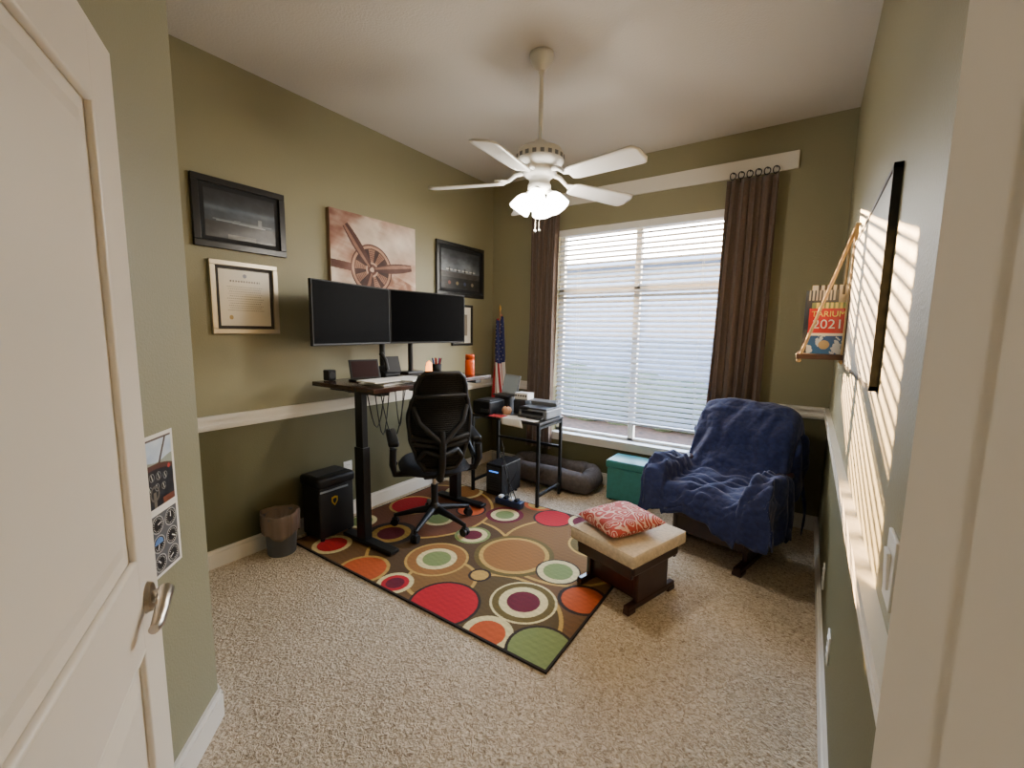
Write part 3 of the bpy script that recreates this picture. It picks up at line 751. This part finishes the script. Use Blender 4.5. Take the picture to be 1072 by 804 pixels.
def p_canvas(U,V):
    n=fbm(U,V,9,7);n2=fbm(U,V,26,17)
    o=mixc(C3(222,206,190),C3(164,124,102),(n+.35)*.9)
    o=mixc(o,C3(112,66,52),np.clip((V-.45)*1.6+.4*n,0,1)*np.clip(.62-U+.25*n,0,1)*2)
    o=mixc(o,C3(226,214,202),np.clip(1-np.hypot(U-.82,V-.75)/.4,0,1))
    body=(V<.42-.5*(U-.45))&(U>.42)&(V<.40);o[body]=mixc(np.tile(C3(150,108,88),(body.sum(),1)),C3(206,178,158),(n2[body]+.3))
    wing=(np.abs(V-(.30+.10*(.4-U)))<.05)&(U<.5);o[wing]=(96,60,50)
    X=(U-.44)*1.42;Y=V-.32
    d=np.hypot(X,Y*1.03);ang=np.arctan2(Y,X)
    o[d<.34]=(84,50,42);o[d<.32]=(176,136,114);o[d<.285]=(60,34,30)
    cyl=(d<.275)&(d>.10)&(np.sin(ang*9)>-.2);o[cyl]=(150,110,90)
    fin=(d<.27)&(d>.12)&(np.sin(ang*9)>.1)&(np.sin(d*240)>.2);o[fin]=(96,62,52)
    o[d<.10]=(190,156,134);o[d<.075]=(96,58,48);o[d<.035]=(200,170,150)
    for a,l in ((math.radians(128),.66),(math.radians(8),.72),(math.radians(248),.45)):
        s=X*math.cos(a)+Y*math.sin(a);t=-X*math.sin(a)+Y*math.cos(a)
        w=.022+.045*np.sin(np.clip(s/l,0,1)*math.pi*.85)
        m_=(s>.03)&(s<l)&(np.abs(t)<w);o[m_]=(74,42,36);m2=(s>.05)&(s<l)&(t>0)&(t<w*.7);o[m2]=(138,100,84)
    o=mixc(o,C3(104,66,54),np.clip((.10-V)*9+n,0,1))
    return o+n[:,None]*16+n2[:,None]*14
def p_small(U,V):
    o=np.tile(C3(216,210,196),(len(U),1));o[(np.abs(U-.5)<.3)&(np.abs(V-.5)<.3)]=(120,110,96);o[(np.abs(U-.5)<.1)&(np.abs(V-.52)<.2)]=(60,50,46);return o
M_bf=mat('black_frame',(16,15,16),.3)
frame('picture_frame',1.0,1.49,1.80,2.17,.035,M_bf,p_dark1,matc=mat('mat_black',(18,19,22),.8),matw=.025)
frame('picture_frame',1.06,1.425,1.335,1.74,.028,mat('champagne_frame',(190,180,158),.35,.6),p_cert,200,matc=mat('mat_dark',(60,56,52),.8),matw=.018)
frame('picture_frame',2.80,3.46,1.68,2.15,.035,M_bf,p_dark3,matc=mat('mat_black',(18,19,22),.8),matw=.03)
frame('picture_frame',3.00,3.29,1.23,1.61,.022,M_bf,p_small,60,matc=M_paper,matw=.0)
e=empty('canvas_print');b=B('canvas_body');b.box((.018,2.16,1.90),(.034,.76,.54),mat('canvas_edge',(150,120,100),.8));b.done(parent=e)
picture('canvas_image',.76,.54,p_canvas,300,vcmat('canvas_paint',.7,bump=.2),parent=e,loc=(.0355,1.78,1.63),rot=(0,0,math.radians(90)))
def plate(name,x,y,z,face,h=.105,w=.07,kind='outlet'):
    b=B(name);
    b.box((0,-.003,0),(w,.006,h),M_white,bev=.002)
    if kind=='outlet':
        for dz in (-.022,.022):
            b.box((0,-.007,dz),(.034,.003,.028),M_white,bev=.001)
            for dx in (-.006,.006):b.box((dx,-.0088,dz+.003),(.002,.001,.009),M_black)
    else:
        b.box((0,-.008,0),(.032,.006,.064),M_white,rot=(.06,0,0),bev=.001)
    b.done(loc=(x,y,z),rot=face)
plate('wall_outlet',.0,1.88,.36,math.radians(90))
plate('wall_outlet',W,1.84,.26,math.radians(-90))
plate('wall_outlet',W,2.44,.24,math.radians(-90))
plate('light_switch',W,.93,.985,math.radians(-90),h=.12,w=.075,kind='switch')
# posters on angled wall; outward normal (.707,.707)
def p_cock(U,V):
    n=fbm(U,V,12,21);n2=fbm(U,V,34,22)
    o=mixc(C3(126,158,198),C3(216,226,234),V+.25*n)
    hz=.66+.03*np.sin(U*8);o[V<hz]=(150,160,150)
    for sl,of in ((-.55,.30),(.55,.72)):
        o[(np.abs(U-of-sl*(V-.75))<.022)&(V>.6)]=(74,58,54)
    o[V>.92]=(80,64,60)
    cowl=V<.62-.35*(U-.5)**2;o[cowl]=(92,60,50)
    pan=V<.55-.35*(U-.5)**2;o[pan]=C3(40,40,44)
    o[pan]+= (n2[pan]*14)[:,None]
    for (cx,cy,r) in ((.18,.42,.05),(.32,.45,.055),(.46,.46,.055),(.61,.45,.055),(.76,.42,.05),(.25,.29,.05),(.40,.31,.05),(.56,.31,.05),(.71,.29,.05)):
        d=np.hypot(U-cx,V-cy);o[d<r]=(140,140,140);o[d<r*.8]=(20,22,26);o[(d<r*.7)&(np.abs(U-cx+.3*(V-cy))<.006)]=(220,220,210)
    o[(np.abs(U-.5)<.03)&(V<.26)]=(120,112,100);o[(np.abs(np.hypot(U-.5,V-.24)-.09)<.014)]=(110,104,96)
    seat=(V<.14)&(np.abs(U-.5)>.18);o[seat]=(120,70,54)
    o[np.hypot(U-.86,V-.52)<.03]=(180,60,50)
    b_=np.minimum(np.minimum(U,1-U),np.minimum(V,1-V));o[b_<.05]=(232,230,224);return o
def p_gauge(U,V):
    o=np.tile(C3(96,98,102),(len(U),1))
    for i in range(3):
        for j in range(3):
            dx,dy=U-.2-.3*i,V-.2-.3*j;d=np.hypot(dx,dy);o[d<.135]=(176,176,174);o[d<.12]=(26,26,30);an=np.arctan2(dy,dx)
            o[(d<.105)&(np.sin(an*18)>.6)&(d>.085)]=(214,214,208)
            aa=1.0+i*1.3+j*2.1;t=-dx*math.sin(aa)+dy*math.cos(aa);o[(np.abs(t)<.008)&(d<.08)&(dx*math.cos(aa)+dy*math.sin(aa)>0)]=(230,230,224)
    o[(np.hypot(U-.5,V-.5)<.1)&(V>.5)]=(90,130,190)
    b_=np.minimum(np.minimum(U,1-U),np.minimum(V,1-V));o[b_<.05]=(232,230,224);return o
n_=Vector((.7071,.7071,0))
vm=vcmat('photo_print',.35)
for nm,fnp,h,z in (('photo_poster',p_cock,.215,.865),('photo_poster',p_gauge,.185,.68)):
    x=1.345;picture(nm,.20,h,fnp,150,vm,loc=(x+.004*n_.x,SUM-x+.004*n_.y,z),rot=(0,0,math.radians(135)))
# ------------------------------------------------------------ right wall: framed board + hanging shelf
b=B('framed_poster')
y0,y1,z0,z1=1.37,2.44,1.245,1.765
b.box((W-.008,(y0+y1)/2,(z0+z1)/2),(.013,y1-y0,z1-z0),mat('poster_face',(200,202,200),.3,noise_s=3,noise_a=.15))
for zz in (z0,z1):b.box((W-.009,(y0+y1)/2,zz),(.017,y1-y0+.012,.012),M_bf)
for yy in (y0,y1):b.box((W-.009,yy,(z0+z1)/2),(.017,.012,z1-z0+.012),M_bf)
b.done()
b=B('hanging_shelf')
M_shelf=mat('shelf_wood',(70,42,28),.5,noise_s=12,noise_a=.3);M_rope=mat('rope',(188,160,118),.9)
sy0,sy1,sx0,sz=2.47,2.95,2.675,1.285
b.box(((sx0+W-.004)/2,(sy0+sy1)/2,sz-.012),(W-.004-sx0,sy1-sy0,.024),M_shelf,bev=.002)
for y in (sy0+.02,sy1-.02):
    top=Vector((W-.012,y,1.86))
    b.tube([top,(sx0+.012,y,sz-.026)],.0065,M_rope,8);b.tube([top,(W-.02,y,sz-.026)],.0065,M_rope,8)
    b.cyl((W-.0,y,1.86),(W-.02,y,1.86),.006,None,M_chrome,8);b.sph((sx0+.012,y,sz-.032),.010,M_rope,8);b.sph((W-.02,y,sz-.032),.010,M_rope,8)
b.done()
bk=empty('annual_book')
def p_book(U,V):
    o=mixc(C3(40,110,170),C3(30,60,120),V*1.5);o[V>.46]=(206,34,34);o[(V<.46)&(V>.40)]=(240,236,220)
    cl=(fbm(U,V,14,9)>.25)&(V<.40);o[cl]=(210,220,228);o[(np.hypot((U-.45)*1.4,(V-.2)*2)<.2)]=(196,170,120);return o
b=B('book_block');b.box((2.787,2.553,1.286+.105),(.150,.03,.21),M_paper);b.done(parent=bk)
picture('cover',.150,.212,p_book,100,vcmat('book_cover',.3,coat=.4),parent=bk,loc=(2.712,2.536,1.286))
def text(body,size,loc,m,parent):
    c=bpy.data.curves.new('title','FONT');c.body=body;c.size=size;c.align_x='CENTER';c.extrude=.0006;c.materials.append(m)
    o=bpy.data.objects.new('title',c);bpy.context.collection.objects.link(o);o.location=loc;o.rotation_euler=(math.radians(90),0,0);o.parent=parent
M_yel=mat('title_yellow',(250,226,90),.5)
text('TARIUM',.037,(2.787,2.534,1.460),M_yel,bk);text('2021',.060,(2.787,2.534,1.405),M_white,bk)
def magazine(x,w,h,y,fnm,tilt):
    m=empty('magazine',(x,y,1.287),(0,tilt,0))
    b=B('pages');b.box((w/2,.006,h/2),(w,.010,h),M_paper);b.done(parent=m)
    picture('cover',w,h,fnm,70,vcmat('mag_cover',.3,coat=.3),parent=m)
def p_mag(U,V):
    o=mixc(C3(36,40,48),C3(84,92,102),V+.3*fbm(U,V,8,31));o[(V>.84)&(np.abs(U-.5)<.4)&(np.sin(U*60)>.2)]=(206,202,190);return o
def p_mag2(U,V):
    o=mixc(C3(40,90,60),C3(150,160,110),V+.4*fbm(U,V,8,33));o[(V>.82)&(np.abs(U-.5)<.42)&(np.sin(U*48)>-.2)]=(240,220,120);return o
def p_mag3(U,V):
    o=mixc(C3(150,150,146),C3(206,204,198),V+.3*fbm(U,V,6,35));o[(V>.86)&(np.abs(U-.5)<.42)&(np.sin(U*40)>.2)]=(50,48,52);o[np.hypot(U-.5,V-.4)<.25]=(90,86,84);return o
magazine(2.692,.13,.30,2.588,p_mag,0)
magazine(2.715,.15,.325,2.605,p_mag3,0)
magazine(2.720,.14,.240,2.572,p_mag2,0)
b=B('hardcover_books')
for i,(x,c,h) in enumerate(((2.715,(60,64,70),.27),(2.745,(120,118,112),.28),(2.78,(38,40,46),.26),(2.815,(90,72,60),.27))):
    b.box((x+.01,2.74,1.286+h/2),(.022,.2,h),mat('bookcover%d'%i,c,.5),bev=.002);b.box((x+.01,2.74,1.286+h/2),(.016,.204,h-.012),M_paper)
b.done()
# ------------------------------------------------------------ added fill lamp and bulb in the unseen hallway (behind the camera)
hl=B('hall_fill_lamp');hl.lathe([(0,-.09),(.08,-.08),(.13,-.045),(.15,-.012)],(3.0,-1.3,H),mat('fill_lamp_glass',(255,240,215),.4,emit=3));hl.lathe([(.15,-.015),(.16,-.01),(.16,0),(0,0)],(3.0,-1.3,H),M_fan);hl.done()
plight('hall_fill_light',(3.0,-1.3,H-.16),38,(1,.88,.75),.12)
# ------------------------------------------------------------ light
w=bpy.data.worlds.new('world');bpy.context.scene.world=w;w.use_nodes=True;nt=w.node_tree
bg=nt.nodes['Background'];tc=nt.nodes.new('ShaderNodeTexCoord');sx=nt.nodes.new('ShaderNodeSeparateXYZ');nt.links.new(tc.outputs['Generated'],sx.inputs[0])
rp=nt.nodes.new('ShaderNodeValToRGB');e=rp.color_ramp.elements
e[0].position=.0;e[0].color=(1.0,.93,.80,1);e[1].position=.9;e[1].color=(.08,.14,.28,1);k=e.new(.26);k.color=(.92,.90,.86,1);k=e.new(.45);k.color=(.26,.36,.52,1)
nt.links.new(sx.outputs['Z'],rp.inputs['Fac']);nt.links.new(rp.outputs['Color'],bg.inputs[0]);bg.inputs[1].default_value=52
sl=bpy.data.lights.new('sun','SUN');sl.energy=75;sl.color=(1,.62,.28);sl.angle=math.radians(.3);so=bpy.data.objects.new('sun',sl);bpy.context.collection.objects.link(so)
dirv=Vector((.62,-.795,-.20));so.rotation_euler=dirv.to_track_quat('-Z','Y').to_euler()
pl=bpy.data.lights.new('window_portal','AREA');pl.shape='RECTANGLE';pl.size=WX1-WX0;pl.size_y=WZ1-WZ0;pl.cycles.is_portal=True
po=bpy.data.objects.new('window_portal',pl);bpy.context.collection.objects.link(po);po.location=((WX0+WX1)/2,D+.13,(WZ0+WZ1)/2);po.rotation_euler=(math.radians(-90),0,0)
# ------------------------------------------------------------ camera
yaw,pitch,roll=[math.radians(a) for a in (34.2,6.98,.79)]
F=Vector((-math.sin(yaw)*math.cos(pitch),math.cos(yaw)*math.cos(pitch),-math.sin(pitch)))
R0=Vector((math.cos(yaw),math.sin(yaw),0));U0=R0.cross(F);R=R0*math.cos(roll)+U0*math.sin(roll);U=-R0*math.sin(roll)+U0*math.cos(roll)
cd=bpy.data.cameras.new('camera');cd.sensor_width=36;cd.lens=455.1*36/1072;cd.clip_start=.02
co=bpy.data.objects.new('camera',cd);bpy.context.collection.objects.link(co)
co.matrix_world=Matrix(((R.x,U.x,-F.x,2.724),(R.y,U.y,-F.y,0),(R.z,U.z,-F.z,1.374),(0,0,0,1)))
bpy.context.scene.camera=co
